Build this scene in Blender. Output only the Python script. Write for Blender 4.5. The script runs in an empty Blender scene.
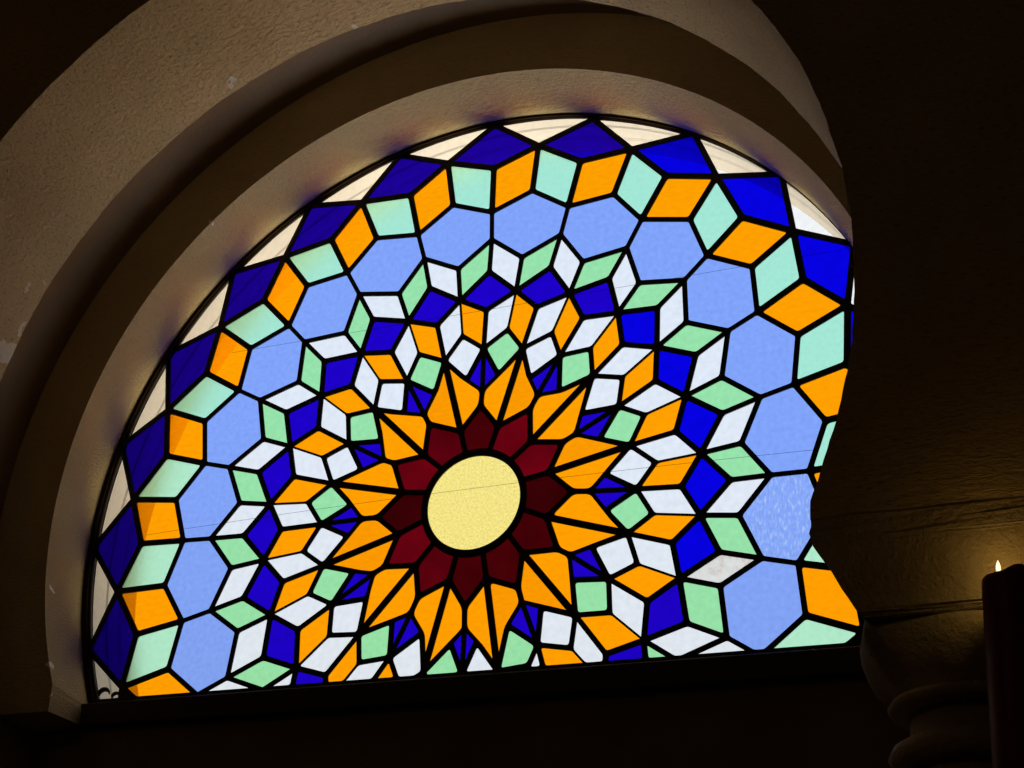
import bpy, bmesh, math, random
from mathutils import Vector, Matrix

random.seed(7)
U = 0.75            # metres per pattern unit (radius of the ring of hexagons)
ZC = 3.02           # height of the rosette centre above the floor
C = bpy.context.scene.collection

def W(x, y, z):
    return Vector((x * U, y * U, z * U + ZC))

# ------------------------------------------------------------------ materials
def new_mat(name):
    m = bpy.data.materials.new(name)
    m.use_nodes = True
    m.node_tree.nodes.clear()
    return m, m.node_tree.nodes, m.node_tree.links

def plaster(name, col, col2, rough=0.9, scale=9.0, bump=0.35, streak=True, pits=0, fine=1.0, chips=()):
    m, N, L = new_mat(name)
    out = N.new('ShaderNodeOutputMaterial'); b = N.new('ShaderNodeBsdfPrincipled')
    tc = N.new('ShaderNodeTexCoord')
    n1 = N.new('ShaderNodeTexNoise'); n1.inputs['Scale'].default_value = scale * 0.35; n1.inputs['Detail'].default_value = 6
    n2 = N.new('ShaderNodeTexNoise'); n2.inputs['Scale'].default_value = scale * 6 * fine; n2.inputs['Detail'].default_value = 5
    n2.inputs['Roughness'].default_value = 0.65
    mp = N.new('ShaderNodeMapping')
    mp.inputs['Scale'].default_value = (1.0, 1.0, 1.0)
    if streak:
        mp.inputs['Rotation'].default_value = (0.0, math.radians(38), 0.0)
        mp.inputs['Scale'].default_value = (0.45, 1.0, 1.6)
    r = N.new('ShaderNodeValToRGB'); r.color_ramp.elements[0].position = 0.35; r.color_ramp.elements[1].position = 0.68
    r.color_ramp.elements[0].color = (*col2, 1); r.color_ramp.elements[1].color = (*col, 1)
    L.new(tc.outputs['Object'], n1.inputs['Vector']); L.new(tc.outputs['Object'], mp.inputs['Vector'])
    L.new(mp.outputs['Vector'], n2.inputs['Vector'])
    L.new(n1.outputs['Fac'], r.inputs['Fac']); L.new(r.outputs['Color'], b.inputs['Base Color'])
    if pits:
        n3 = N.new('ShaderNodeTexNoise'); n3.inputs['Scale'].default_value = 150; n3.inputs['Detail'].default_value = 3
        L.new(mp.outputs['Vector'], n3.inputs['Vector'])
        r3 = N.new('ShaderNodeValToRGB'); r3.color_ramp.elements[0].position = 0.30; r3.color_ramp.elements[1].position = 0.44
        r3.color_ramp.elements[0].color = (1 - pits, 1 - pits, 1 - pits, 1); r3.color_ramp.elements[1].color = (1, 1, 1, 1)
        mx = N.new('ShaderNodeMix'); mx.data_type = 'RGBA'; mx.blend_type = 'MULTIPLY'; mx.inputs['Factor'].default_value = 1.0
        L.new(n3.outputs['Fac'], r3.inputs['Fac']); L.new(r.outputs['Color'], mx.inputs['A']); L.new(r3.outputs['Color'], mx.inputs['B'])
        L.new(mx.outputs['Result'], b.inputs['Base Color'])
    bp = N.new('ShaderNodeBump'); bp.inputs['Strength'].default_value = bump; bp.inputs['Distance'].default_value = 0.010
    L.new(n2.outputs['Fac'], bp.inputs['Height']); L.new(bp.outputs['Normal'], b.inputs['Normal'])
    if chips:                              # pale patches where the surface has flaked off
        src = b.inputs['Base Color'].links[0].from_socket
        n4 = N.new('ShaderNodeTexNoise'); n4.inputs['Scale'].default_value = 45; L.new(tc.outputs['Object'], n4.inputs['Vector'])
        sc_ = N.new('ShaderNodeVectorMath'); sc_.operation = 'MULTIPLY_ADD'; sc_.inputs[1].default_value = (.05, .05, .05)
        L.new(n4.outputs['Color'], sc_.inputs[0]); L.new(tc.outputs['Object'], sc_.inputs[2])
        for x, y, z, rad in chips:
            dn = N.new('ShaderNodeVectorMath'); dn.operation = 'DISTANCE'; dn.inputs[1].default_value = (x + .025, y + .025, z + .025)
            L.new(sc_.outputs['Vector'], dn.inputs[0])
            lt = N.new('ShaderNodeMath'); lt.operation = 'LESS_THAN'; lt.inputs[1].default_value = rad
            L.new(dn.outputs['Value'], lt.inputs[0])
            mx = N.new('ShaderNodeMix'); mx.data_type = 'RGBA'; mx.inputs['B'].default_value = (.93, .86, .74, 1)
            L.new(lt.outputs['Value'], mx.inputs['Factor']); L.new(src, mx.inputs['A']); src = mx.outputs['Result']
        L.new(src, b.inputs['Base Color'])
    b.inputs['Roughness'].default_value = rough
    b.inputs['Specular IOR Level'].default_value = 0.15
    L.new(b.outputs['BSDF'], out.inputs['Surface'])
    return m

def simple(name, col, rough=0.6, metal=0.0, bump=0.0, scale=60, spec=0.3):
    m, N, L = new_mat(name)
    out = N.new('ShaderNodeOutputMaterial'); b = N.new('ShaderNodeBsdfPrincipled')
    b.inputs['Roughness'].default_value = rough
    b.inputs['Metallic'].default_value = metal
    b.inputs['Specular IOR Level'].default_value = spec
    tc = N.new('ShaderNodeTexCoord'); n = N.new('ShaderNodeTexNoise'); n.inputs['Scale'].default_value = scale
    n.inputs['Detail'].default_value = 4
    r = N.new('ShaderNodeValToRGB')
    r.color_ramp.elements[0].color = (*[c * 0.75 for c in col], 1); r.color_ramp.elements[1].color = (*[min(1, c * 1.2) for c in col], 1)
    L.new(tc.outputs['Object'], n.inputs['Vector']); L.new(n.outputs['Fac'], r.inputs['Fac'])
    L.new(r.outputs['Color'], b.inputs['Base Color'])
    if bump:
        bp = N.new('ShaderNodeBump'); bp.inputs['Strength'].default_value = bump; bp.inputs['Distance'].default_value = 0.004
        L.new(n.outputs['Fac'], bp.inputs['Height']); L.new(bp.outputs['Normal'], b.inputs['Normal'])
    L.new(b.outputs['BSDF'], out.inputs['Surface'])
    return m

def glass(name, T, blur=0.0, grain=0.08, gscale=90.0, stretch=(1, 1, 1), streaks=0.0, rough=0.22, stain=None):
    """coloured cathedral glass; T is the transmission of the whole slab"""
    m, N, L = new_mat(name)
    out = N.new('ShaderNodeOutputMaterial')
    tr = N.new('ShaderNodeBsdfTransparent')
    tc = N.new('ShaderNodeTexCoord'); mp = N.new('ShaderNodeMapping'); mp.inputs['Scale'].default_value = stretch
    n = N.new('ShaderNodeTexNoise'); n.inputs['Scale'].default_value = gscale; n.inputs['Detail'].default_value = 3
    L.new(tc.outputs['Object'], mp.inputs['Vector']); L.new(mp.outputs['Vector'], n.inputs['Vector'])
    base = [math.sqrt(max(c, 1e-6)) for c in T]
    r = N.new('ShaderNodeValToRGB')
    r.color_ramp.elements[0].position = 0.3; r.color_ramp.elements[1].position = 0.7
    r.color_ramp.elements[0].color = (*[c * (1 - grain) for c in base], 1)
    r.color_ramp.elements[1].color = (*[min(1.0, c * (1 + grain * 0.7)) for c in base], 1)
    L.new(n.outputs['Fac'], r.inputs['Fac'])
    col = r.outputs['Color']
    if streaks:
        n2 = N.new('ShaderNodeTexNoise'); n2.inputs['Scale'].default_value = 120; n2.inputs['Detail'].default_value = 5
        mp2 = N.new('ShaderNodeMapping'); mp2.inputs['Rotation'].default_value = (0, math.radians(25), 0); mp2.inputs['Scale'].default_value = (1.8, 1, .55)
        L.new(tc.outputs['Object'], mp2.inputs['Vector']); L.new(mp2.outputs['Vector'], n2.inputs['Vector'])
        r2 = N.new('ShaderNodeValToRGB'); r2.color_ramp.elements[0].position = 0.5; r2.color_ramp.elements[1].position = 0.72
        r2.color_ramp.elements[0].color = (0, 0, 0, 1); r2.color_ramp.elements[1].color = (streaks, streaks, streaks, 1)
        mx = N.new('ShaderNodeMix'); mx.data_type = 'RGBA'
        mx.inputs['B'].default_value = (0.93, 0.95, 1, 1)
        L.new(n2.outputs['Fac'], r2.inputs['Fac']); L.new(r2.outputs['Color'], mx.inputs['Factor']); L.new(col, mx.inputs['A'])
        col = mx.outputs['Result']
    if stain:
        n3 = N.new('ShaderNodeTexNoise'); n3.inputs['Scale'].default_value = 12; n3.inputs['Detail'].default_value = 8
        n3.inputs['Roughness'].default_value = 0.8
        L.new(tc.outputs['Object'], n3.inputs['Vector'])
        r3 = N.new('ShaderNodeValToRGB'); r3.color_ramp.elements[0].position = 0.48; r3.color_ramp.elements[1].position = 0.66
        r3.color_ramp.elements[0].color = (1, 1, 1, 1); r3.color_ramp.elements[1].color = (*stain, 1)
        mx = N.new('ShaderNodeMix'); mx.data_type = 'RGBA'; mx.blend_type = 'MULTIPLY'; mx.inputs['Factor'].default_value = 1.0
        L.new(n3.outputs['Fac'], r3.inputs['Fac']); L.new(r3.outputs['Color'], mx.inputs['B']); L.new(col, mx.inputs['A'])
        col = mx.outputs['Result']
    L.new(col, tr.inputs['Color'])
    sh = tr.outputs['BSDF']
    if blur:
        rf = N.new('ShaderNodeBsdfRefraction'); rf.inputs['IOR'].default_value = 1.2; rf.inputs['Roughness'].default_value = rough
        L.new(col, rf.inputs['Color'])
        mx = N.new('ShaderNodeMixShader'); mx.inputs['Fac'].default_value = blur
        L.new(sh, mx.inputs[1]); L.new(rf.outputs['BSDF'], mx.inputs[2]); sh = mx.outputs['Shader']
    L.new(sh, out.inputs['Surface'])
    return m

M = {
 'plaster': plaster('lime_plaster', (.52, .405, .205), (.43, .33, .165), bump=.6, pits=.2, fine=2.2,
   chips=((-1.048, -.139, 2.873, .009), (-1.044, -.142, 2.850, .005), (-1.000, -.160, 2.672, .012), (-.972, -.16, 2.60, .010), (-.72, -.165, 3.819, .005))),
 'arch_plaster': plaster('rough_plaster', (.74, .58, .33), (.60, .47, .26), bump=.9, scale=12, pits=.40, fine=1.3,
   chips=((-.483, -.485, 3.997, .010), (-.479, -.475, 3.987, .010), (-1.034, -.467, 3.352, .032), (-1.006, -.458, 3.425, .012), (-1.012, -.46, 3.405, .012), (-.172, -.450, 4.087, .009), (-.959, -.467, 3.528, .006), (-.976, -.499, 3.498, .007))),
 'dark_plaster': plaster('dark_brown_plaster', (.24, .17, .105), (.19, .13, .075), streak=False),  # darker brown tone for the vault, lower wall and room shell
 'stone': plaster('column_stone', (.55, .46, .32), (.38, .30, .20), scale=14, bump=.8, streak=False),
 'outer': plaster('cream_render', (.55, .52, .48), (.50, .47, .43), bump=.1, streak=False),
 'floor': plaster('stone_floor', (.25, .2, .15), (.18, .14, .1), streak=False),
 'lead': simple('lead_came', (.012, .012, .014), .55, 0.0, .3, 120, .25),
 'frame': simple('dark_wood_frame', (.03, .018, .009), .9, 0, .3, 40, .02),
 'sill': simple('dark_timber', (.05, .032, .022), .75, 0, .4, 30),
 'wax': simple('dark_red_wax', (.16, .018, .014), .5, 0, .2, 25, .4),
 'wick': simple('charred_wick', (.02, .015, .012), .9),
 'iron': simple('wrought_iron', (.03, .03, .03), .5, .6),
 'cable': simple('black_cable', (.02, .02, .025), .7),
 'leaf': simple('dark_leaf', (.025, .03, .02), .8),
 'white': glass('clear_white_glass', (.72, .79, .90), grain=.03, gscale=60),
 'stained_white': glass('stained_white_glass', (.68, .70, .72), grain=.04, gscale=70, stain=(.82, .74, .68)),
 'edge_white': glass('clear_edge_glass', (.86, .88, .90), grain=.02, gscale=60),
 'hex': glass('cornflower_glass', (.215, .36, .93), grain=.045, gscale=80),
 'hex_hammered': glass('hammered_cornflower_glass', (.22, .37, .93), grain=.05, gscale=80, streaks=.45),
 'mint': glass('mint_glass', (.36, .78, .65), blur=1.0, grain=.03, gscale=90, rough=.5),
 'mint_green': glass('pale_mint_glass', (.42, .80, .60), blur=1.0, grain=.03, gscale=90, rough=.5),
 'green': glass('green_glass', (.30, .74, .40), grain=.035, gscale=70),
 'orange': glass('amber_glass', (.99, .34, .0006), grain=.03, gscale=50, stretch=(1, 1, 2.2)),
 'amber2': glass('deep_amber_glass', (.93, .31, .0006), grain=.03, gscale=50, stretch=(1, 1, 2.2)),
 'cobalt': glass('cobalt_glass', (.002, .0006, .72), grain=.04, gscale=30),
 'cobalt_shaded': glass('shaded_cobalt_glass', (.010, .0006, .42), grain=.05, gscale=30),  # cobalt glass with the dimness of the reveal behind it put into the colour
 'violet': glass('deep_blue_glass', (.012, .0006, .56), grain=.05, gscale=30),
 'red_dark': glass('garnet_glass', (.055, .0006, .0022), grain=.12, gscale=10),
 'red_mid': glass('dark_ruby_glass', (.085, .0006, .004), grain=.14, gscale=10),
 'red_black': glass('deep_garnet_glass', (.035, .0005, .0016), grain=.12, gscale=10),
 'red': glass('ruby_glass', (.13, .0008, .0055), grain=.14, gscale=10),
 'yellow': glass('pale_yellow_glass', (.90, .77, .24), grain=.10, gscale=200),
}

# ------------------------------------------------------------------ mesh helpers
def link(name, bm, mat, parent=None, smooth=False, recalc=True):
    if recalc:
        bmesh.ops.recalc_face_normals(bm, faces=bm.faces)
    me = bpy.data.meshes.new(name); bm.to_mesh(me); bm.free()
    for mm in (mat if isinstance(mat, (list, tuple)) else [mat]):
        me.materials.append(mm)
    if smooth:
        for p in me.polygons: p.use_smooth = True
    o = bpy.data.objects.new(name, me); C.objects.link(o)
    if parent: o.parent = parent
    return o

def empty(name, loc):
    o = bpy.data.objects.new(name, None); C.objects.link(o); o.location = loc
    o.empty_display_size = 0.1
    return o

def child(o, parent):
    """parent o, keeping its world-space mesh where it is"""
    o.parent = parent
    o.matrix_parent_inverse = Matrix.Translation(parent.location).inverted()
    return o

def tag(o, label=None, cat=None, group=None, kind=None):
    if label: o['label'] = label
    if cat: o['category'] = cat
    if group: o['group'] = group
    if kind: o['kind'] = kind
    return o

def prism(bm, front, y0, back=None, y1=0.0, caps=(True, True), mi=0):
    """extrude a closed xz outline (pattern units) from y0 to y1"""
    back = back or front
    a = [bm.verts.new(W(x, y0, z)) for x, z in front]
    b = [bm.verts.new(W(x, y1, z)) for x, z in back]
    n = len(a); fs = []
    if caps[0]: fs.append(bm.faces.new(a))
    if caps[1]: fs.append(bm.faces.new(list(reversed(b))))
    for i in range(n):
        j = (i + 1) % n
        fs.append(bm.faces.new([a[j], a[i], b[i], b[j]]))
    for f in fs: f.material_index = mi
    return fs

def arc(r, a0, a1, n, cx=0.0, cz=0.0):
    """angles in degrees clockwise from straight up"""
    return [(cx + r * math.sin(math.radians(a0 + (a1 - a0) * k / n)), cz + r * math.cos(math.radians(a0 + (a1 - a0) * k / n))) for k in range(n + 1)]

def foot_angle(r, zb, cz=0.0):
    return math.degrees(math.acos((zb - cz) / r))

def lathe(bm, prof, cx, cy, n=40, closed=True):
    """prof: (radius, z) in pattern units, bottom to top"""
    rings = []
    for r, z in prof:
        rings.append([bm.verts.new(W(cx + r * math.cos(2 * math.pi * k / n), cy + r * math.sin(2 * math.pi * k / n), z)) for k in range(n)])
    for a, b in zip(rings, rings[1:]):
        for k in range(n):
            bm.faces.new([a[k], a[(k + 1) % n], b[(k + 1) % n], b[k]])
    if closed:
        bm.faces.new(list(reversed(rings[0]))); bm.faces.new(rings[-1])

# ------------------------------------------------------------------ the building
XL, XR, ZT, ZF = -4.6, 4.6, 2.9, -ZC / U       # outer limits of the walls (units)
YB = -8.0

def nz(k, s):
    return math.sin(k * .37 + s * 9) * .5 + math.sin(k * .93 + s * 31) * .35 + math.sin(k * 2.3 + s * 77) * .3 + random.uniform(-.25, .25)

def arch_plate(bm, y0, y1, r0, r1, zb, cz0=0.0, cz1=0.0, tail=None, mi=0, xl=XL, xr=XR, top=ZT, clampx=None, rag=0, cx0=0.0, cx1=0.0):
    """wall slab with a round opening whose feet stand at zb; tail = half width of the opening below zb down to zt"""
    def outline(r, cz, cx=0.0):
        a = foot_angle(r, zb, cz)
        pts = arc(r, -a, a, 240, cx, cz)
        if rag: pts = [(x * (1 + rag * nz(k, r)), cz + (z - cz) * (1 + rag * nz(k, r))) for k, (x, z) in enumerate(pts)]
        if clampx: pts = [(math.copysign(max(abs(x), clampx), x) if z < -.2 else x, z) for x, z in pts]
        if tail:
            hw, zt = tail
            pts = [(-hw, zt), (-hw, zb)] + pts + [(hw, zb), (hw, zt)]
        return pts
    f, b = outline(r0, cz0, cx0), outline(r1, cz1, cx1)
    zlow = tail[1] if tail else zb
    box = [(xr, zlow), (xr, top), (xl, top), (xl, zlow)]
    prism(bm, f + box, y0, b + box, y1, mi=mi)

# wall with the window: inner skin, vault between wall and arcade, outer skin
bm = bmesh.new()
fs0 = 0
arch_plate(bm, -.22, -.014, 1.4138, 1.407, -.617, .017, -.014, tail=(1.52, -1.7), clampx=1.3115, cx0=-.008, cx1=-.018)
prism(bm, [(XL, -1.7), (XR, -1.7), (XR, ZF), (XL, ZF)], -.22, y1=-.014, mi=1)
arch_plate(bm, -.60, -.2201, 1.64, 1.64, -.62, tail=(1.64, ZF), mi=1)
def outer_plate(bm):
    r, zb = 1.43, -.60
    a = foot_angle(r, zb)
    pts = arc(r, -a, a, 96)
    box = [(XR, zb), (XR, ZT), (XL, ZT), (XL, zb)]
    prism(bm, pts + box, -.0139, y1=.24)
    prism(bm, [(XL, zb), (XR, zb), (XR, ZF), (XL, ZF)], -.0139, y1=.24, mi=1)
outer_plate(bm)
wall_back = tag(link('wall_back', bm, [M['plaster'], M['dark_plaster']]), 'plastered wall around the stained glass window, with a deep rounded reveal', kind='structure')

# outer moulded reveal, cream, seen through the clear edge panes
bm = bmesh.new()
prof = [(1.43, .013), (1.401, .013), (1.401, .04), (1.404, .043), (1.404, .085), (1.400, .092), (1.400, .15), (1.3965, .165), (1.3945, .242), (1.43, .242)]
n = 120
a = 113.0
rings = []
for r, y in prof:
    aa = foot_angle(r, -.56)
    rings.append([bm.verts.new(W(x, y, z)) for x, z in arc(r, -aa, aa, n)])
for p, q in zip(rings, rings[1:] + rings[:1]):
    for k in range(n):
        bm.faces.new([p[k], p[k + 1], q[k + 1], q[k]])
bm.faces.new([r_[0] for r_ in rings]); bm.faces.new([r_[-1] for r_ in reversed(rings)])
prism(bm, [(-1.33, -.56), (1.33, -.56), (1.33, -.60), (-1.33, -.60)], .006, y1=.25)
link('outer_reveal', bm, M['outer'], wall_back)

# arcade: the horseshoe arch in front of the window
bm = bmesh.new()
arch_plate(bm, -1.06, -.6001, 1.462, 1.447, -.58, .03, -.005, clampx=1.349, rag=.0016)
for xa, xb in ((XL, -1.36), (2.05, XR)):
    prism(bm, [(xa, ZF), (xb, ZF), (xb, -.5801), (xa, -.5801)], -1.06, y1=-.6001)
arch = tag(link('horseshoe_arch', bm, M['arch_plaster']),
           'thick rough-plastered horseshoe arch framing the stained glass window', 'arch')

# the room
def box(name, x0, x1, y0, y1, z0, z1, mat, label=None):
    bm = bmesh.new()
    prism(bm, [(x0, z0), (x1, z0), (x1, z1), (x0, z1)], y0, y1=y1)
    o = link(name, bm, mat); tag(o, label, kind='structure')
    return o
box('floor', XL, XR, YB, .24, ZF - .15, ZF, M['floor'])
box('ceiling', XL, XR, YB, .24, ZT, ZT + .15, M['dark_plaster'])
box('wall_left', XL - .15, XL, YB, .24, ZF - .15, ZT + .15, M['dark_plaster'])
box('wall_right', XR, XR + .15, YB, .24, ZF - .15, ZT + .15, M['dark_plaster'])
box('wall_front', XL - .15, XR + .15, YB - .15, YB, ZF - .15, ZT + .15, M['dark_plaster'])

# ------------------------------------------------------------------ columns
XC, YCc = 1.655, -.83
def column(x, y, label):
    t = empty('stone_column', W(x, y, ZF))
    tag(t, label, 'column')
    s = 1 if x > 0 else -1
    bm = bmesh.new()                       # impost block: short upright band, then a deep splay
    def sq(hx, hy, z): return [bm.verts.new(W(x + i * hx, y + j * hy, z)) for i, j in ((-1, -1), (1, -1), (1, 1), (-1, 1))]
    rows = [sq(.20, .20, -.80), sq(.214, .214, -.785), sq(.300, .230, -.640), sq(.306, .232, -.630), sq(.306, .232, -.5805)]
    for p, q in zip(rows, rows[1:]):
        for k in range(4): bm.faces.new([p[k], p[(k + 1) % 4], q[(k + 1) % 4], q[k]])
    bm.faces.new(list(reversed(rows[0]))); bm.faces.new(rows[-1])
    bmesh.ops.subdivide_edges(bm, edges=bm.edges[:], cuts=5, use_grid_fill=True)
    for v in bm.verts:
        v.co += Vector((random.uniform(-1, 1), random.uniform(-1, 1), random.uniform(-.6, .6))) * .0016
    child(link('impost', bm, M['stone']), t)
    bm = bmesh.new()                       # capital: square above, swelling leaves below
    n = 48; prev = None
    profc = [(.195, -.945, 0), (.205, -.93, 0), (.222, -.915, .1), (.24, -.885, .25), (.256, -.85, .45), (.262, -.82, .65), (.255, -.79, .8)]
    rings = []
    for r, z, q in profc:
        ring = []
        for k in range(n):
            an = 2 * math.pi * k / n
            c, s_ = math.cos(an), math.sin(an)
            sqr = r * .94 / max(abs(c), abs(s_))
            rr = r * (1 - q * .55) + sqr * q * .55
            rr *= 1 + .035 * math.cos(8 * an) * (1 - q)
            ring.append(bm.verts.new(W(x + rr * c, y + rr * s_ * .78, z)))
        rings.append(ring)
    for p, q in zip(rings, rings[1:]):
        for k in range(n): bm.faces.new([p[k], p[(k + 1) % n], q[(k + 1) % n], q[k]])
    bm.faces.new(list(reversed(rings[0]))); bm.faces.new(rings[-1])
    child(link('capital', bm, M['stone'], smooth=True), t)
    bm = bmesh.new(); lathe(bm, [(.17, -.975), (.192, -.973), (.201, -.96), (.192, -.947), (.17, -.945)], x, y)
    child(link('neck_ring', bm, M['stone'], smooth=True), t)
    bm = bmesh.new(); lathe(bm, [(.16, -1.095), (.19, -1.09), (.203, -1.067), (.192, -1.045), (.17, -1.032), (.16, -1.03)], x, y)
    child(link('collar', bm, M['stone'], smooth=True), t)
    bm = bmesh.new(); lathe(bm, [(.18, ZF + .22), (.165, ZF + .4), (.157, -2.0), (.155, -.976)], x, y)
    child(link('shaft', bm, M['stone'], smooth=True), t)
    bm = bmesh.new(); lathe(bm, [(.215, ZF + .002), (.215, ZF + .08), (.205, ZF + .1), (.20, ZF + .13), (.185, ZF + .15), (.195, ZF + .19), (.18, ZF + .22)], x, y)
    child(link('base', bm, M['stone'], smooth=False), t)
    return t
column(XC, YCc, 'stone column with splayed impost right of the window, beside the lit candle')

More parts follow.
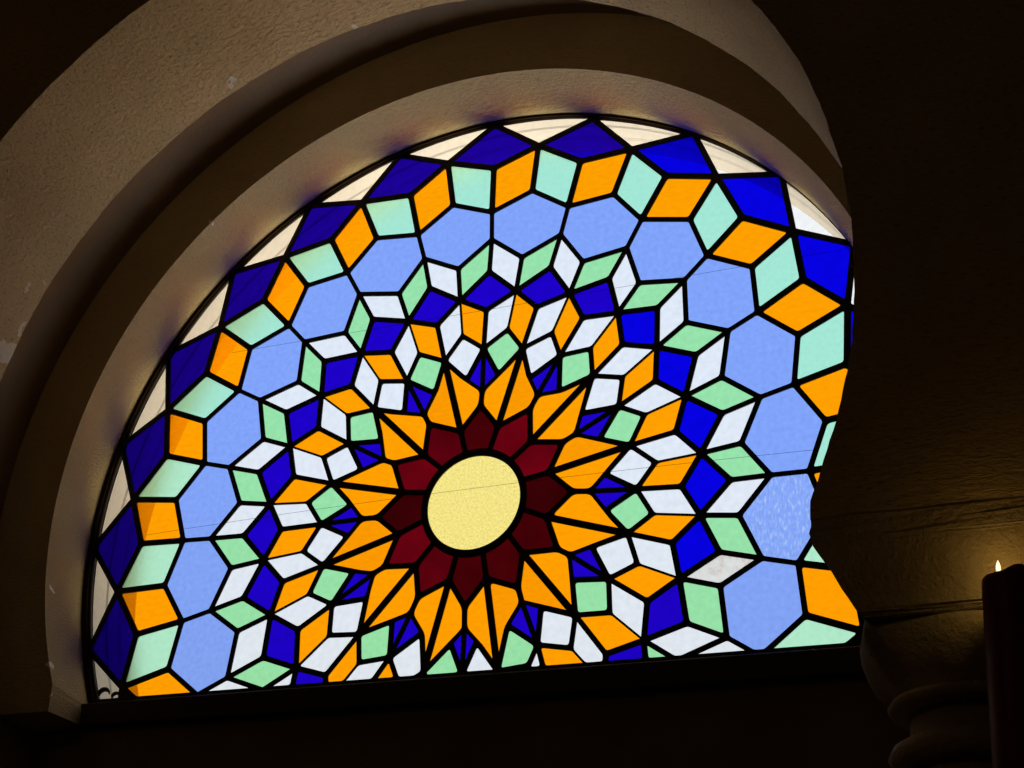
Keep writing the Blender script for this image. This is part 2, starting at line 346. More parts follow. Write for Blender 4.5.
# ------------------------------------------------------------------ the stained glass
PTS = (
    "A-0.5:-0.013,1.385 A-1.5:-0.370,1.340 A-2.5:-0.711,1.205 A-3.5:-0.997,0.990 A-4.5:-1.224,0.708 "
    "A-5.5:-1.362,0.378 A-6.5:-1.413,0.009 A-7.5:-1.365,-0.352 A0.5:0.347,1.331 A1.5:0.698,1.199 A2.5:0.984,0.989 "
    "A3.5:1.203,0.701 B-1:-0.181,1.270 B-2:-0.504,1.180 B-3:-0.791,1.016 B-4:-1.022,0.779 B-5:-1.192,0.487 "
    "B-6:-1.280,0.168 B-7:-1.288,-0.157 B-8:-1.213,-0.486 B0:0.154,1.269 B1:0.485,1.185 B2:0.775,1.023 "
    "B3:1.019,0.781 B4:1.179,0.502 B7:1.201,-0.493 C-0.5:-0.006,1.214 C-1.5:-0.315,1.170 C-2.5:-0.610,1.050 "
    "C-3.5:-0.855,0.856 C-4.5:-1.053,0.607 C-5.5:-1.169,0.314 C-6.5:-1.220,0.004 C-7.5:-1.186,-0.312 "
    "C0.5:0.308,1.176 C1.5:0.606,1.060 C2.5:0.857,0.860 C3.5:1.047,0.610 C4.5:1.173,0.312 D-1:-0.149,1.099 "
    "D-2:-0.432,1.024 D-3:-0.687,0.885 D-4:-0.886,0.677 D-5:-1.032,0.424 D-6:-1.104,0.147 D-7:-1.102,-0.153 "
    "D-8:-1.043,-0.438 D0:0.141,1.097 D1:0.430,1.026 D2:0.689,0.884 D3:0.889,0.680 D4:1.029,0.428 D5:1.106,0.141 "
    "D7:1.039,-0.434 E-0.5:-0.002,1.043 E-1.5:-0.272,1.008 E-2.5:-0.532,0.908 E-3.5:-0.741,0.740 E-4.5:-0.910,0.522 "
    "E-5.5:-1.009,0.267 E-6.5:-1.053,-0.002 E-7.5:-1.015,-0.281 E-8.5:-0.921,-0.530 E0.5:0.272,1.012 "
    "E1.5:0.527,0.915 E2.5:0.745,0.745 E3.5:0.905,0.523 E4.5:1.015,0.269 E5.5:1.056,-0.008 E6.5:1.020,-0.281 "
    "E7.5:0.911,-0.540 F-0.5:0.004,0.938 F-1.5:-0.241,0.910 F-2.5:-0.478,0.817 F-3.5:-0.673,0.669 "
    "F-4.5:-0.821,0.474 F-5.5:-0.909,0.241 F-6.5:-0.946,-0.006 F-7.5:-0.911,-0.255 F-8.5:-0.816,-0.482 "
    "F0.5:0.250,0.911 F1.5:0.480,0.820 F2.5:0.673,0.672 F3.5:0.814,0.475 F4.5:0.912,0.242 F5.5:0.943,-0.007 "
    "F6.5:0.915,-0.256 F7.5:0.814,-0.479 G-1:-0.111,0.849 G-2:-0.325,0.793 G-3:-0.516,0.678 G-4:-0.677,0.520 "
    "G-5:-0.789,0.327 G-6:-0.851,0.108 G-7:-0.854,-0.116 G-8:-0.800,-0.332 G-9:-0.681,-0.530 G0:0.117,0.852 "
    "G1:0.331,0.798 G2:0.524,0.688 G3:0.681,0.525 G4:0.795,0.324 G5:0.856,0.103 G6:0.849,-0.120 G7:0.794,-0.327 "
    "G8:0.669,-0.534 J-0.5:0.003,0.818 J-1.5:-0.212,0.795 J-2.5:-0.417,0.713 J-3.5:-0.587,0.583 J-4.5:-0.712,0.414 "
    "J-5.5:-0.791,0.209 J-6.5:-0.820,-0.009 J-7.5:-0.792,-0.223 J-8.5:-0.692,-0.426 J0.5:0.220,0.796 "
    "J1.5:0.424,0.719 J2.5:0.587,0.590 J3.5:0.713,0.410 J4.5:0.796,0.206 J5.5:0.823,-0.008 J6.5:0.791,-0.225 "
    "J7.5:0.696,-0.428 K-1:-0.096,0.729 K-2:-0.281,0.683 K-3:-0.447,0.591 K-4:-0.583,0.456 K-5:-0.682,0.288 "
    "K-6:-0.733,0.090 K-7:-0.732,-0.101 K-8:-0.683,-0.288 K-9:-0.569,-0.468 K0:0.103,0.731 K1:0.291,0.690 "
    "K2:0.457,0.594 K3:0.588,0.455 K4:0.682,0.278 K5:0.733,0.087 K6:0.732,-0.107 K7:0.672,-0.293 K8:0.568,-0.468 "
    "L-0.5:0.001,0.678 L-1.5:-0.173,0.651 L-2.5:-0.333,0.578 L-3.5:-0.472,0.476 L-4.5:-0.582,0.340 "
    "L-5.5:-0.655,0.178 L-6.5:-0.681,-0.002 L-7.5:-0.653,-0.181 L-8.5:-0.578,-0.345 L0.5:0.179,0.660 "
    "L1.5:0.339,0.596 L14.5:-0.462,-0.499 L2.5:0.475,0.482 L3.5:0.586,0.342 L4.5:0.654,0.166 L5.5:0.674,-0.011 "
    "L6.5:0.649,-0.183 L7.5:0.576,-0.353 L8.5:0.454,-0.500 M-1:-0.078,0.597 M-2:-0.231,0.555 M-3:-0.365,0.477 "
    "M-4:-0.474,0.370 M-5:-0.550,0.232 M-6:-0.590,0.080 M-7:-0.588,-0.087 M-8:-0.550,-0.231 M-9:-0.463,-0.372 "
    "M0:0.082,0.595 M1:0.237,0.558 M10:0.214,-0.516 M13:-0.202,-0.555 M14:-0.349,-0.467 M2:0.370,0.483 "
    "M3:0.479,0.369 M4:0.553,0.234 M5:0.592,0.075 M6:0.586,-0.087 M7:0.543,-0.237 M8:0.462,-0.377 M9:0.345,-0.474 "
    "N-0.5:0.001,0.541 N-1.5:-0.136,0.516 N-2.5:-0.267,0.464 N-3.5:-0.377,0.379 N-4.5:-0.461,0.269 "
    "N-5.5:-0.509,0.136 N-6.5:-0.534,0.000 N-7.5:-0.511,-0.141 N-8.5:-0.464,-0.272 N0.5:0.138,0.520 "
    "N1.5:0.268,0.475 N10.5:0.119,-0.506 N11.5:-0.002,-0.507 N12.5:-0.127,-0.512 N13.5:-0.246,-0.458 "
    "N14.5:-0.359,-0.377 N2.5:0.380,0.389 N3.5:0.469,0.273 N4.5:0.510,0.140 N5.5:0.534,-0.003 N6.5:0.510,-0.140 "
    "N7.5:0.455,-0.274 N8.5:0.355,-0.376 N9.5:0.239,-0.456 O-1:-0.052,0.436 O-2:-0.162,0.406 O-3:-0.267,0.350 "
    "O-4:-0.341,0.263 O-5:-0.405,0.170 O-6:-0.429,0.054 O-7:-0.431,-0.050 O-8:-0.399,-0.171 O-9:-0.344,-0.264 "
    "O0:0.058,0.439 O1:0.167,0.412 O10:0.140,-0.389 O11:0.042,-0.430 O12:-0.043,-0.431 O13:-0.142,-0.390 "
    "O14:-0.247,-0.344 O2:0.270,0.352 O3:0.352,0.269 O4:0.410,0.173 O5:0.432,0.056 O6:0.438,-0.060 O7:0.398,-0.169 "
    "O8:0.340,-0.267 O9:0.245,-0.342 P-0.5:0.006,0.391 P-2.5:-0.194,0.335 P-4.5:-0.326,0.195 P-6.5:-0.386,0.002 "
    "P-8.5:-0.326,-0.184 P1.5:0.198,0.349 P11.5:-0.001,-0.385 P13.5:-0.186,-0.325 P3.5:0.331,0.199 P5.5:0.387,0.007 "
    "P7.5:0.328,-0.188 P9.5:0.182,-0.320 Q-0.5:0.004,0.340 Q-2.5:-0.174,0.300 Q-4.5:-0.289,0.180 Q-6.5:-0.330,0.001 "
    "Q-8.5:-0.291,-0.166 Q1.5:0.175,0.305 Q11.5:-0.005,-0.320 Q13.5:-0.165,-0.275 Q3.5:0.291,0.179 Q5.5:0.329,0.013 "
    "Q7.5:0.289,-0.166 Q9.5:0.167,-0.274 S-1.5:-0.060,0.260 S-3.5:-0.181,0.192 S-5.5:-0.249,0.076 "
    "S-7.5:-0.252,-0.064 S0.5:0.068,0.260 S10.5:0.061,-0.237 S12.5:-0.063,-0.231 S14.5:-0.181,-0.172 "
    "S2.5:0.182,0.193 S4.5:0.249,0.084 S6.5:0.249,-0.061 S8.5:0.176,-0.167 "
)
RINGS = {'A': 1.393, 'B': 1.284, 'C': 1.214, 'D': 1.116, 'E': 1.052, 'F': 0.946, 'G': 0.86, 'J': 0.823, 'K': 0.74, 'L': 0.676, 'M': 0.598, 'N': 0.532, 'O': 0.436, 'P': 0.383, 'Q': 0.334, 'S': 0.257}
V = {}
for e in PTS.split():
    k, v = e.split(':'); x, z = v.split(',')
    V[k[0], float(k[1:])] = (float(x), float(z))
V['L', 9.5] = (.272, -.56)
V['O', 3.0] = (V['O', 3.0][0] - .005, V['O', 3.0][1] - .003)
V['N', 11.5] = (V['N', 11.5][0] + .003, V['N', 11.5][1] - .022)
V['N', 10.5] = (V['N', 10.5][0] - .003, V['N', 10.5][1] - .02)
HALF = 'ACEFJLNQSP'
def P(n, a):
    while a >= 15: a -= 24
    while a < -9: a += 24
    if (n, a) in V: return V[n, a]
    t = math.radians((a + .5) * 15); r = RINGS[n]
    return (r * math.sin(t), r * math.cos(t))

HW = {'AB': .0095, 'BC': .0105, 'BD': .0100, 'CE': .0100, 'DE': .0082, 'EF': .0072, 'FG': .0080, 'FJ': .0078, 'GK': .0078, 'JK': .0088,
      'KL': .0088, 'LN': .0080, 'KM': .0034, 'MN': .0078, 'NO': .0086, 'OP': .0062, 'PQ': .0085, 'NS': .0108, 'NP': .0078, 'QS': .0088,
      'ST': .0088, 'TT': .003, 'AA': .0, 'OT': .0}
GR = 1.4008      # rim of the glazing
ZS = -.5225      # top of the sill
YG = 0.0

def inset(poly, hw):
    """poly: ccw or cw list of points, hw[i] offset of edge i->i+1"""
    n = len(poly)
    area = sum(poly[i][0] * poly[(i + 1) % n][1] - poly[(i + 1) % n][0] * poly[i][1] for i in range(n))
    sg = 1 if area > 0 else -1
    out = []
    for i in range(n):
        p0, p1, p2 = poly[i - 1], poly[i], poly[(i + 1) % n]
        d1 = (p1[0] - p0[0], p1[1] - p0[1]); d2 = (p2[0] - p1[0], p2[1] - p1[1])
        l1 = math.hypot(*d1); l2 = math.hypot(*d2)
        n1 = (-d1[1] / l1 * sg, d1[0] / l1 * sg); n2 = (-d2[1] / l2 * sg, d2[0] / l2 * sg)
        a = (p1[0] + n1[0] * hw[i - 1], p1[1] + n1[1] * hw[i - 1])
        b = (p1[0] + n2[0] * hw[i], p1[1] + n2[1] * hw[i])
        den = d1[0] * d2[1] - d1[1] * d2[0]
        if abs(den) < 0.02 * l1 * l2:
            out.append(((a[0] + b[0]) / 2, (a[1] + b[1]) / 2)); continue
        t = ((b[0] - a[0]) * d2[1] - (b[1] - a[1]) * d2[0]) / den
        out.append((a[0] + d1[0] * t, a[1] + d1[1] * t))
    return out

def clip(poly, inside, cut):
    out = []
    for i in range(len(poly)):
        a, b = poly[i - 1], poly[i]
        ia, ib = inside(a), inside(b)
        if ia != ib: out.append(cut(a, b))
        if ib: out.append(b)
    return out

def clip_z(poly, z):
    def cut(a, b):
        t = (z - a[1]) / (b[1] - a[1]); return (a[0] + (b[0] - a[0]) * t, z)
    return clip(poly, lambda p: p[1] >= z, cut)

def roundc(poly, rad=.009):
    n = len(poly); out = []
    for i in range(n):
        p0, p1, p2 = poly[i - 1], poly[i], poly[(i + 1) % n]
        d1 = (p0[0] - p1[0], p0[1] - p1[1]); d2 = (p2[0] - p1[0], p2[1] - p1[1])
        l1, l2 = math.hypot(*d1), math.hypot(*d2)
        if l1 < 1e-6 or l2 < 1e-6: continue
        ca = (d1[0] * d2[0] + d1[1] * d2[1]) / l1 / l2
        if ca > .55 or ca < -.97: out.append(p1); continue
        r = min(rad, .3 * l1, .3 * l2)
        a = (p1[0] + d1[0] / l1 * r, p1[1] + d1[1] / l1 * r); b = (p1[0] + d2[0] / l2 * r, p1[1] + d2[1] / l2 * r)
        for t in (0, .33, .67, 1):
            out.append(((1 - t) ** 2 * a[0] + 2 * t * (1 - t) * p1[0] + t * t * b[0], (1 - t) ** 2 * a[1] + 2 * t * (1 - t) * p1[1] + t * t * b[1]))
    return out

def fill(keys):
    c = clip_z([P(*k) for k in keys], ZS)
    if len(c) > 2: cells.append([c, None])
def rimr(i):
    return {-5: 1.3975, -4: 1.393, -3: 1.389, -2: 1.382, -1: 1.379, 0: 1.3765, 1: 1.3722, 2: 1.3765, 3: 1.3825, 4: 1.391}.get(i, 1.398)
panes = []    # (name, label, material, outline)
cells = []    # (cell outline, pane outline or None): the lead fills what lies between
def pane(name, label, mat, keys, rnd=.008):
    poly = [P(*k) if isinstance(k[0], str) else k[1] for k in keys]
    nm = [k[0] if isinstance(k[0], str) else 'T' for k in keys]
    hw = []
    for i in range(len(keys)):
        e = ''.join(sorted(nm[i] + nm[(i + 1) % len(keys)]))
        hw.append(HW.get(e, .009))
    q = inset(poly, hw)
    q = clip_z(q, ZS + .002)
    cell = clip_z(poly, ZS)
    if len(cell) < 3: return
    cells.append([cell, None])
    if len(q) < 3: return
    ar = abs(sum(q[i][0] * q[(i + 1) % len(q)][1] - q[(i + 1) % len(q)][0] * q[i][1] for i in range(len(q)))) / 2
    if ar < 2e-4: return
    xs = [p[0] for p in q]; zs = [p[1] for p in q]
    if max(zs) - min(zs) < .012: return
    q = roundc(q, rnd)
    cells[-1][1] = q
    panes.append((name, label, mat, q))

for i in range(-9, 15):
    h = i + .5
    # clear segments between the blue points and the rim
    a0, b0, a1 = P('A', i - .5), P('B', i), P('A', i + .5)
    if max(a0[1], a1[1], b0[1]) > ZS:
        t0 = math.degrees(math.atan2(a0[0], a0[1])); t1 = math.degrees(math.atan2(a1[0], a1[1]))
        if t1 > t0 and abs(i) < 9:
            # clip region: inside rim circle, outside the two cames
            tri = [b0, (a0[0] * 1.2 - b0[0] * .2, a0[1] * 1.2 - b0[1] * .2), (a1[0] * 1.2 - b0[0] * .2, a1[1] * 1.2 - b0[1] * .2)]
            q = inset(tri, [HW['AB'], 0, HW['AB']])
            def rim(p, q_):
                # intersection of segment with rim circle
                dx, dz = q_[0] - p[0], q_[1] - p[1]
                A_ = dx * dx + dz * dz; B_ = 2 * (p[0] * dx + p[1] * dz); C_ = p[0] ** 2 + p[1] ** 2 - rimr(i) ** 2
                D_ = math.sqrt(max(0, B_ * B_ - 4 * A_ * C_)); t = (-B_ + D_) / 2 / A_
                return (p[0] + dx * t, p[1] + dz * t)
            e0, e1 = rim(q[0], q[1]), rim(q[0], q[2])
            s0 = math.degrees(math.atan2(e0[0], e0[1])); s1 = math.degrees(math.atan2(e1[0], e1[1]))
            if True:
                poly = [q[0]] + arc(rimr(i), s0, s1, 12)
                poly = clip_z(poly, ZS + .002)
                cells.append([clip_z([b0] + [a0] + arc(GR + .002, t0, t1, 16) + [a1], ZS), None])
                if len(poly) > 3 and s1 > s0 + .4:
                    panes.append(('rim_pane', 'clear curved edge pane', 'edge_white', poly))
                    cells[-1][1] = poly
    if h in (-8.5, 7.5): fill([('A', h), ('B', i), ('C', h), ('B', i + 1)])
    else: pane('cobalt_pane', 'cobalt blue pane', 'cobalt_shaded' if i <= 0 else 'cobalt', [('A', h), ('B', i), ('C', h), ('B', i + 1)])
    pane('amber_pane', 'amber orange pane', 'orange', [('B', i), ('C', i - .5), ('E', i - .5), ('D', i)])
    pane('mint_pane', 'pale mint green pane', 'mint_green' if i <= -6 or i >= 6 else 'mint', [('B', i), ('C', h), ('E', h), ('D', i)])
    if i in (-9, 8): pane('white_pane', 'milky white pane', 'white', [('D', i), ('E', h), ('F', h), ('G', i), ('F', i - .5), ('E', i - .5)], .006)
    else: pane('hexagon_pane', 'hexagonal cornflower blue pane', 'hex_hammered' if i in (6,) else 'hex', [('D', i), ('E', h), ('F', h), ('G', i), ('F', i - .5), ('E', i - .5)], .006)
    pane('white_pane', 'milky white pane', 'stained_white' if i == 7 else 'white', [('F', i - .5), ('G', i), ('K', i), ('J', i - .5)])
    pane('green_pane', 'apple green pane', 'green', [('G', i), ('F', h), ('J', h), ('K', i)])
    pane('cobalt_pane', 'deep blue pane', 'violet' if i not in (2, 3, 4, 5, 6) else 'cobalt', [('J', h), ('K', i), ('L', h), ('K', i + 1)])
    if i == 10: fill([('K', i), ('L', h), ('N', h), ('M', i)])
    else: pane('amber_pane', 'amber orange pane', 'orange', [('K', i), ('L', h), ('N', h), ('M', i)])
    pane('white_pane', 'milky white pane', 'white', [('K', i), ('M', i), ('N', i - .5), ('L', i - .5)])
    sq = i % 2 == 0
    pane('square_pane', 'squarish apple green pane' if sq else 'squarish milky white pane', 'green' if sq else 'white',
         [('M', i), ('N', h), ('O', i), ('N', i - .5)], .009)

DX, DZ, RX, RZ, TR = .001, .0145, .157, .1535, .1745
def ang(p): return math.degrees(math.atan2(p[0], p[1]))
def unwrap(a, ref):
    while a - ref > 180: a -= 360
    while a - ref < -180: a += 360
    return a
for j in range(12):
    t = -7.5 + 2 * j                       # petals
    pane('petal_pane', 'amber half of a petal', 'amber2' if (j * 5) % 3 == 0 else 'orange', [('N', t), ('O', t - .5), ('P', t - 1), ('Q', t - 1), ('S', t)], .014)
    pane('petal_pane', 'amber half of a petal', 'orange' if j % 4 else 'amber2', [('N', t), ('O', t + .5), ('P', t + 1), ('Q', t + 1), ('S', t)], .014)
    k = t + 1                              # kites and garnet petals
    pane('kite_pane', 'small deep blue pane between petals', 'violet', [('N', k), ('O', k - .5), ('P', k)], .004)
    pane('kite_pane', 'small deep blue pane between petals', 'violet', [('N', k), ('O', k + .5), ('P', k)], .004)
    s0, s1 = P('S', k - 1), P('S', k + 1)
    a0 = ang(s0); a1 = unwrap(ang(s1), a0)
    inner = arc(TR, a1, a0, 4, DX, DZ)
    pane('garnet_pane', 'dark red pane beside the round centre', 'red' if k in (-8.5, 15.5, -4.5, 1.5, 3.5) else 'red_mid' if k in (-2.5, 13.5) else 'red_black' if k in (5.5, -6.5) else 'red_dark',
         [('Q', k), ('S', k - 1)] + [(0, p) for p in reversed(inner)] + [('S', k + 1)], .012)
panes.append(('centre_pane', 'round pale yellow centre pane', 'yellow', [(DX + RX * math.sin(math.radians(6 * k)), DZ + RZ * math.cos(math.radians(6 * k))) for k in range(60)]))

win = empty('window_1', W(0, YG, ZS))
tag(win, 'half-round stained glass window with a radiating flower of coloured panes around a yellow disc', 'window', kind='structure')
for name, label, mat, poly in panes:
    bm = bmesh.new()
    prism(bm, poly, YG - .0016, y1=YG + .0016)
    o = child(link(name, bm, M[mat]), win)
    o['label'] = label

# lead came: everything in the glazing plane that is not glass
cells.append([arc(TR + .004, 0, 354, 59, DX, DZ), panes[-1][3]])
cells.append([[(-1.31, -.5315), (1.31, -.5315), (1.3115, ZS), (-1.3115, ZS)], None])
from mathutils.geometry import tessellate_polygon
bm = bmesh.new()
YL = .0022
for cell, hole in cells:
    loops = [[Vector((x, z, 0)) for x, z in cell]]
    if hole: loops.append([Vector((x, z, 0)) for x, z in hole])
    flat = [p for l in loops for p in l]
    tris = tessellate_polygon(loops)
    for y in (-YL, YL):
        vs = [bm.verts.new(W(p.x, YG + y, p.y)) for p in flat]
        for t_ in tris:
            try: bm.faces.new([vs[k] for k in t_])
            except ValueError: pass
    if hole:
        a_ = [bm.verts.new(W(x, YG - YL, z)) for x, z in hole]; b_ = [bm.verts.new(W(x, YG + YL, z)) for x, z in hole]
        for k in range(len(hole)):
            bm.faces.new([a_[k], a_[(k + 1) % len(hole)], b_[(k + 1) % len(hole)], b_[k]])
bmesh.ops.dissolve_degenerate(bm, dist=1e-7, edges=bm.edges[:])
o = child(link('lead_came', bm, M['lead'], recalc=False), win); o['label'] = 'black lead lines between the panes'

# frame around the arc: flat dark timber ring with a small bead, between the glazing and the plaster
bm = bmesh.new()
NF = 160
aa = foot_angle(GR, ZS - .01)
rings = []
for q, y in ((0, .004), (0, -.006), (.25, -.008), (.3, -.013), (1, -.013), (1, .004)):
    ring = []
    for k in range(NF + 1):
        t = math.radians(-aa + 2 * aa * k / NF); sx, cz = math.sin(t), math.cos(t)
        fi = math.degrees(t) / 15 - .5; i0 = math.floor(fi)
        ri = rimr(i0) * (1 - fi + i0) + rimr(i0 + 1) * (fi - i0) + .0022
        bx = -.018 * sx - .014 * cz
        ro = bx + math.sqrt(bx * bx + 1.409 ** 2 - .018 ** 2 - .014 ** 2)
        r = ri + (max(ro, ri + .003) - ri) * q
        ring.append(bm.verts.new(W(r * sx, y, r * cz)))
    rings.append(ring)
for p, q in zip(rings, rings[1:] + rings[:1]):
    for k in range(NF): bm.faces.new([p[k], p[k + 1], q[k + 1], q[k]])
bm.faces.new([r_[0] for r_ in rings]); bm.faces.new([r_[-1] for r_ in reversed(rings)])
child(link('window_frame', bm, M['frame']), win)

# sill rail under the glazing
bm = bmesh.new()
prf = [(-.06, -.553), (-.056, -.549), (-.004, -.532), (.03, -.532), (.03, -.622), (-.056, -.622), (-.06, -.618)]
ends = [[bm.verts.new(W(x, y, z)) for y, z in prf] for x in (-1.336, -.6, 0, .6, 1.37)]
for a_, b_ in zip(ends, ends[1:]):
    for k in range(len(prf)): bm.faces.new([a_[k], a_[(k + 1) % len(prf)], b_[(k + 1) % len(prf)], b_[k]])
bm.faces.new(ends[0]); bm.faces.new(list(reversed(ends[-1])))
child(link('window_sill', bm, M['sill']), win)

# ------------------------------------------------------------------ things outside
def tube(name, pts, r, mat, n=8):
    bm = bmesh.new(); rings = []
    for i, p in enumerate(pts):
        d = (pts[min(i + 1, len(pts) - 1)] - pts[max(i - 1, 0)]).normalized()
        u = d.cross(Vector((0, 1, 0))).normalized(); v = d.cross(u)
        rr = r[i] if isinstance(r, (list, tuple)) else r
        rings.append([bm.verts.new(p + (u * math.cos(2 * math.pi * k / n) + v * math.sin(2 * math.pi * k / n)) * rr) for k in range(n)])
    for a, b in zip(rings, rings[1:]):
        for k in range(n): bm.faces.new([a[k], a[(k + 1) % n], b[(k + 1) % n], b[k]])
    bm.faces.new(list(reversed(rings[0]))); bm.faces.new(rings[-1])
    return link(name, bm, mat, smooth=True)

def cable(label, fn, y, r):
    pts = [W(-11 + 14 * k / 50, y, fn(-11 + 14 * k / 50)) for k in range(51)]
    o = tube('overhead_cable', pts, r, M['cable'])
    tag(o, label, 'cable', 'cables outside the window')
cable('lower thin dark cable in the sky behind the yellow disc', lambda x: 3.5882 - .030166 * x - .0047452 * x * x, 8.0, .0012)
cable('upper thin dark cable in the sky behind the panes above the petals', lambda x: 5.3448 + .01038 * x + .00022 * x * x, 8.0, .0011)

def curl(x, z, s, label):
    pts = []; rr = []
    for k in range(15):
        t = k / 14
        an = math.radians(200 - 210 * t)
        rad = (.030 + .012 * t) * s
        pts.append(W(x + rad * math.cos(an) * 1.0, .014, z + rad * math.sin(an) * .8)); rr.append((.001 + .0105 * math.sin(math.pi * min(1, t * .9 + .1))) * s)
    o = tube('curled_leaf', pts, rr, M['leaf'])
    tag(o, label, 'leaf', 'curled leaves outside the lower left corner')
curl(-1.292, -.500, .55, 'larger dark curled leaf outside the bottom left edge pane, nearer the frame')
curl(-1.243, -.512, .42, 'smaller dark curled leaf outside the bottom left edge pane, nearer the amber pane')

# ------------------------------------------------------------------ candle
XK, YK = 1.777, -1.13
ZK = -.770
t = empty('pillar_candle', W(XK, YK, ZK - .62))
tag(t, 'thick dark red pillar candle with a small burning flame in front of the column', 'candle')
bm = bmesh.new()
n = 48; R0 = .058
zb = ZK - .62
rings = []
def wob(k, z): return 1 + .02 * math.sin(3 * 2 * math.pi * k / n + z * 9) + .01 * math.sin(7 * 2 * math.pi * k / n - z * 23)
for z, r in ((zb, R0 * .98), (zb + .01, R0), (zb + .2, R0), (zb + .4, R0 * .99), (zb + .55, R0), (zb + .6, R0), (zb + .612, R0 * .97)):
    rings.append([bm.verts.new(W(XK + r * wob(k, z) * math.cos(2 * math.pi * k / n), YK + r * wob(k, z) * math.sin(2 * math.pi * k / n), z)) for k in range(n)])
rim_z = lambda k: .011 * math.sin(2 * math.pi * k / n + 1.5) + .004 * math.sin(4 * 2 * math.pi * k / n)
rings.append([bm.verts.new(W(XK + R0 * .9 * math.cos(2 * math.pi * k / n), YK + R0 * .9 * math.sin(2 * math.pi * k / n), zb + .618 + rim_z(k))) for k in range(n)])
rings.append([bm.verts.new(W(XK + R0 * .72 * math.cos(2 * math.pi * k / n), YK + R0 * .72 * math.sin(2 * math.pi * k / n), zb + .608 + rim_z(k) * .5)) for k in range(n)])
rings.append([bm.verts.new(W(XK + R0 * .3 * math.cos(2 * math.pi * k / n), YK + R0 * .3 * math.sin(2 * math.pi * k / n), zb + .604)) for k in range(n)])
for a_, b_ in zip(rings, rings[1:]):
    for k in range(n): bm.faces.new([a_[k], a_[(k + 1) % n], b_[(k + 1) % n], b_[k]])
bm.faces.new(list(reversed(rings[0]))); bm.faces.new(rings[-1])
child(link('candle_body', bm, M['wax'], smooth=True), t)
XF, YF = XK - .024, YK
o = tube('wick', [W(XF + .001, YF, ZK - .02), W(XF + .0015, YF, ZK - .004), W(XF - .002, YF, ZK + .012)], .0012, M['wick']); child(o, t)
fm, N, L = new_mat('candle_flame')
out = N.new('ShaderNodeOutputMaterial'); em = N.new('ShaderNodeEmission'); lw = N.new('ShaderNodeLayerWeight'); rp = N.new('ShaderNodeValToRGB')
rp.color_ramp.elements[0].position = .35; rp.color_ramp.elements[0].color = (1, .86, .55, 1)
rp.color_ramp.elements[1].position = .85; rp.color_ramp.elements[1].color = (1, .42, .06, 1)
L.new(lw.outputs['Facing'], rp.inputs['Fac']); L.new(rp.outputs['Color'], em.inputs['Color']); em.inputs['Strength'].default_value = 1.6
L.new(em.outputs['Emission'], out.inputs['Surface'])
bm = bmesh.new()
lathe(bm, [(.0008, ZK + .008), (.0038, ZK + .010), (.0052, ZK + .015), (.0049, ZK + .021), (.0034, ZK + .027), (.0016, ZK + .031), (.0005, ZK + .034)], XF, YF, 16)
child(link('flame', bm, fm, smooth=True), t)

t2 = empty('candle_stand', W(XK, YK, ZF))
tag(t2, 'tall wrought iron stand holding up the dark red pillar candle', 'candle stand')
bm = bmesh.new(); lathe(bm, [(.075, zb - .03), (.085, zb - .001), (.078, zb - .001), (.07, zb - .012), (.01, zb - .0121)][0:2] + [(.07, zb - .0005)], XK, YK)
child(link('drip_plate', bm, M['iron']), t2)
bm = bmesh.new(); lathe(bm, [(.035, ZF + .05), (.018, ZF + .12), (.016, -2.4), (.03, -2.36), (.03, -2.3), (.016, -2.26), (.016, zb - .06), (.04, zb - .03)], XK, YK, 20)
child(link('stem', bm, M['iron'], smooth=True), t2)
bm = bmesh.new(); lathe(bm, [(.1, ZF + .001), (.1, ZF + .02), (.08, ZF + .035), (.035, ZF + .05)], XK, YK)
child(link('foot', bm, M['iron']), t2)

# ------------------------------------------------------------------ lights
def lamp(kind, name, loc, energy, col, **kw):
    l = bpy.data.lights.new(name, kind); l.energy = energy; l.color = col
    for k, v in kw.items(): setattr(l, k, v)
    o = bpy.data.objects.new(name, l); C.objects.link(o); o.location = loc
    return o
lamp('POINT', 'candle_light', W(XF, YF, ZK + .022), .13, (1, .62, .14), shadow_soft_size=.008)
lamp('POINT', 'warm_room_fill', W(-.5, -5.8, 1.0), 4.0, (1, .62, .28), shadow_soft_size=.25)  # soft fill added behind the camera to lift the dark areas; no fixture
po = lamp('AREA', 'window_portal', W(0, .27, .42), 1, (1, 1, 1), shape='RECTANGLE', size=2.9 * U, size_y=2.0 * U)
po.rotation_euler = (math.radians(-90), 0, 0)       # faces the room
po.data.cycles.is_portal = True

w = bpy.data.worlds.new('sky'); bpy.context.scene.world = w; w.use_nodes = True
N = w.node_tree.nodes; L = w.node_tree.links; N.clear()
out = N.new('ShaderNodeOutputWorld'); bg = N.new('ShaderNodeBackground')
tc = N.new('ShaderNodeTexCoord'); sp = N.new('ShaderNodeSeparateXYZ'); L.new(tc.outputs['Generated'], sp.inputs['Vector'])
el = N.new('ShaderNodeMapRange'); el.inputs['From Min'].default_value = -1; el.inputs['From Max'].default_value = 1
L.new(sp.outputs['Z'], el.inputs['Value'])
r = N.new('ShaderNodeValToRGB'); e = r.color_ramp.elements       # ground, haze, sky
e[0].position = .0; e[0].color = (9.5, 8.6, 7.0, 1)
e[1].position = .47; e[1].color = (.80, .72, .58, 1)
for pos, c in ((.09, (5.0, 4.5, 3.7)), (.20, (1.75, 1.6, 1.3)), (.38, (.85, .77, .63)), (.50, (.72, .66, .56)), (.56, (.92, .89, .83)), (.63, (.99, .96, .90)), (.67, (1.0, .985, .96)), (.70, (1.0, 1.0, 1.0)), (1.0, (.92, .97, 1.0))):
    q = e.new(pos); q.color = (*c, 1)
L.new(el.outputs['Result'], r.inputs['Fac'])
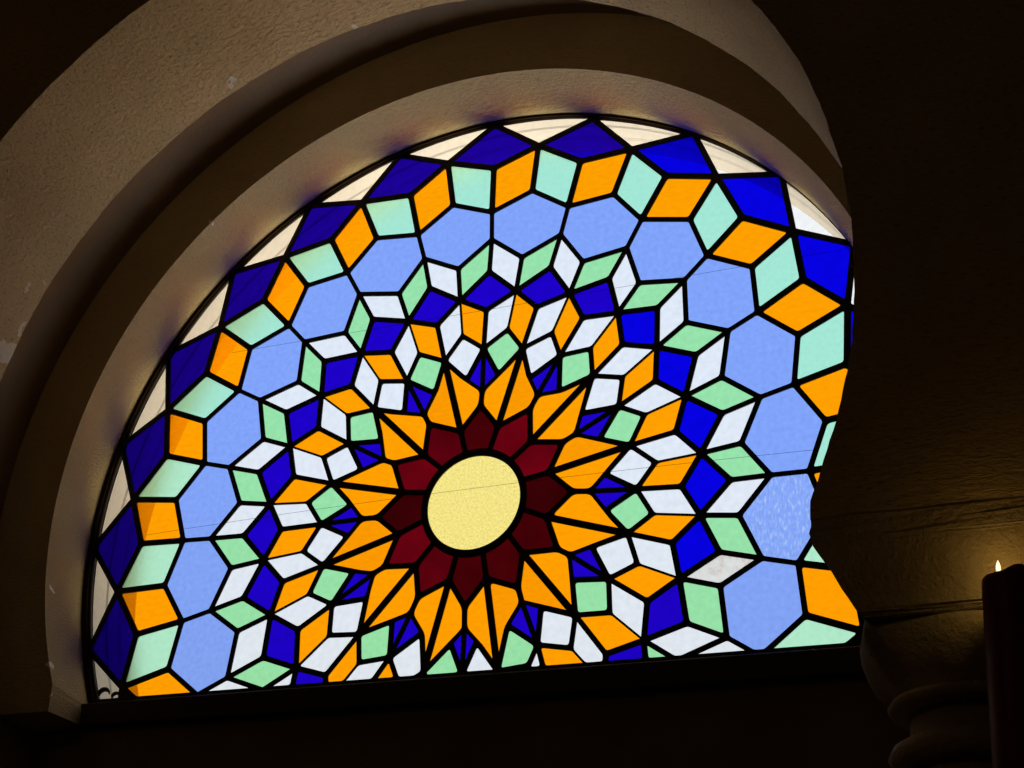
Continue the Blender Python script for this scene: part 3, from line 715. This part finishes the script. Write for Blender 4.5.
az = N.new('ShaderNodeMapRange'); az.inputs['From Min'].default_value = -.1; az.inputs['From Max'].default_value = .85; az.interpolation_type = 'SMOOTHSTEP'
L.new(sp.outputs['X'], az.inputs['Value'])
gz = N.new('ShaderNodeMapRange'); gz.inputs['From Min'].default_value = -.05; gz.inputs['From Max'].default_value = .25
gz.inputs['To Min'].default_value = 1.0; gz.inputs['To Max'].default_value = .3
L.new(sp.outputs['Z'], gz.inputs['Value'])
mm = N.new('ShaderNodeMath'); mm.operation = 'MULTIPLY_ADD'; mm.inputs[2].default_value = 1.04
L.new(az.outputs['Result'], mm.inputs[0]); L.new(gz.outputs['Result'], mm.inputs[1])
tint = N.new('ShaderNodeMix'); tint.data_type = 'RGBA'; tint.inputs['A'].default_value = (1, 1, 1, 1); tint.inputs['B'].default_value = (1, .88, .70, 1)
L.new(az.outputs['Result'], tint.inputs['Factor'])
mc = N.new('ShaderNodeMix'); mc.data_type = 'RGBA'; mc.blend_type = 'MULTIPLY'; mc.inputs['Factor'].default_value = 1.0
L.new(r.outputs['Color'], mc.inputs['A']); L.new(tint.outputs['Result'], mc.inputs['B'])
L.new(mc.outputs['Result'], bg.inputs['Color']); L.new(mm.outputs['Value'], bg.inputs['Strength'])
L.new(bg.outputs['Background'], out.inputs['Surface'])

# ------------------------------------------------------------------ camera
RM = [[0.9111, 0.408707, 0.053429], [-0.129586, 0.407075, -0.904156], [-0.391284, 0.816853, 0.423849]]          # rows: right, down, forward
CP = [2.34876, -4.67814, -2.02718]
cam = bpy.data.cameras.new('camera'); cam.sensor_width = 36; cam.lens = 1830.37 / 1024 * 36
cam.clip_start = .02; cam.clip_end = 200
co = bpy.data.objects.new('camera', cam); C.objects.link(co)
m = Matrix.Identity(4)
for k in range(3):
    m[k][0] = RM[0][k]; m[k][1] = -RM[1][k]; m[k][2] = -RM[2][k]
loc = W(*CP)
for k in range(3): m[k][3] = loc[k]
co.matrix_world = m
sc = bpy.context.scene
sc.camera = co
sc.view_settings.view_transform = 'Standard'; sc.view_settings.look = 'None'
sc.view_settings.exposure = 0.0; sc.view_settings.gamma = 1.0; sc.view_settings.use_curve_mapping = False
sc.cycles.transparent_max_bounces = 24
sc.cycles.max_bounces = 10
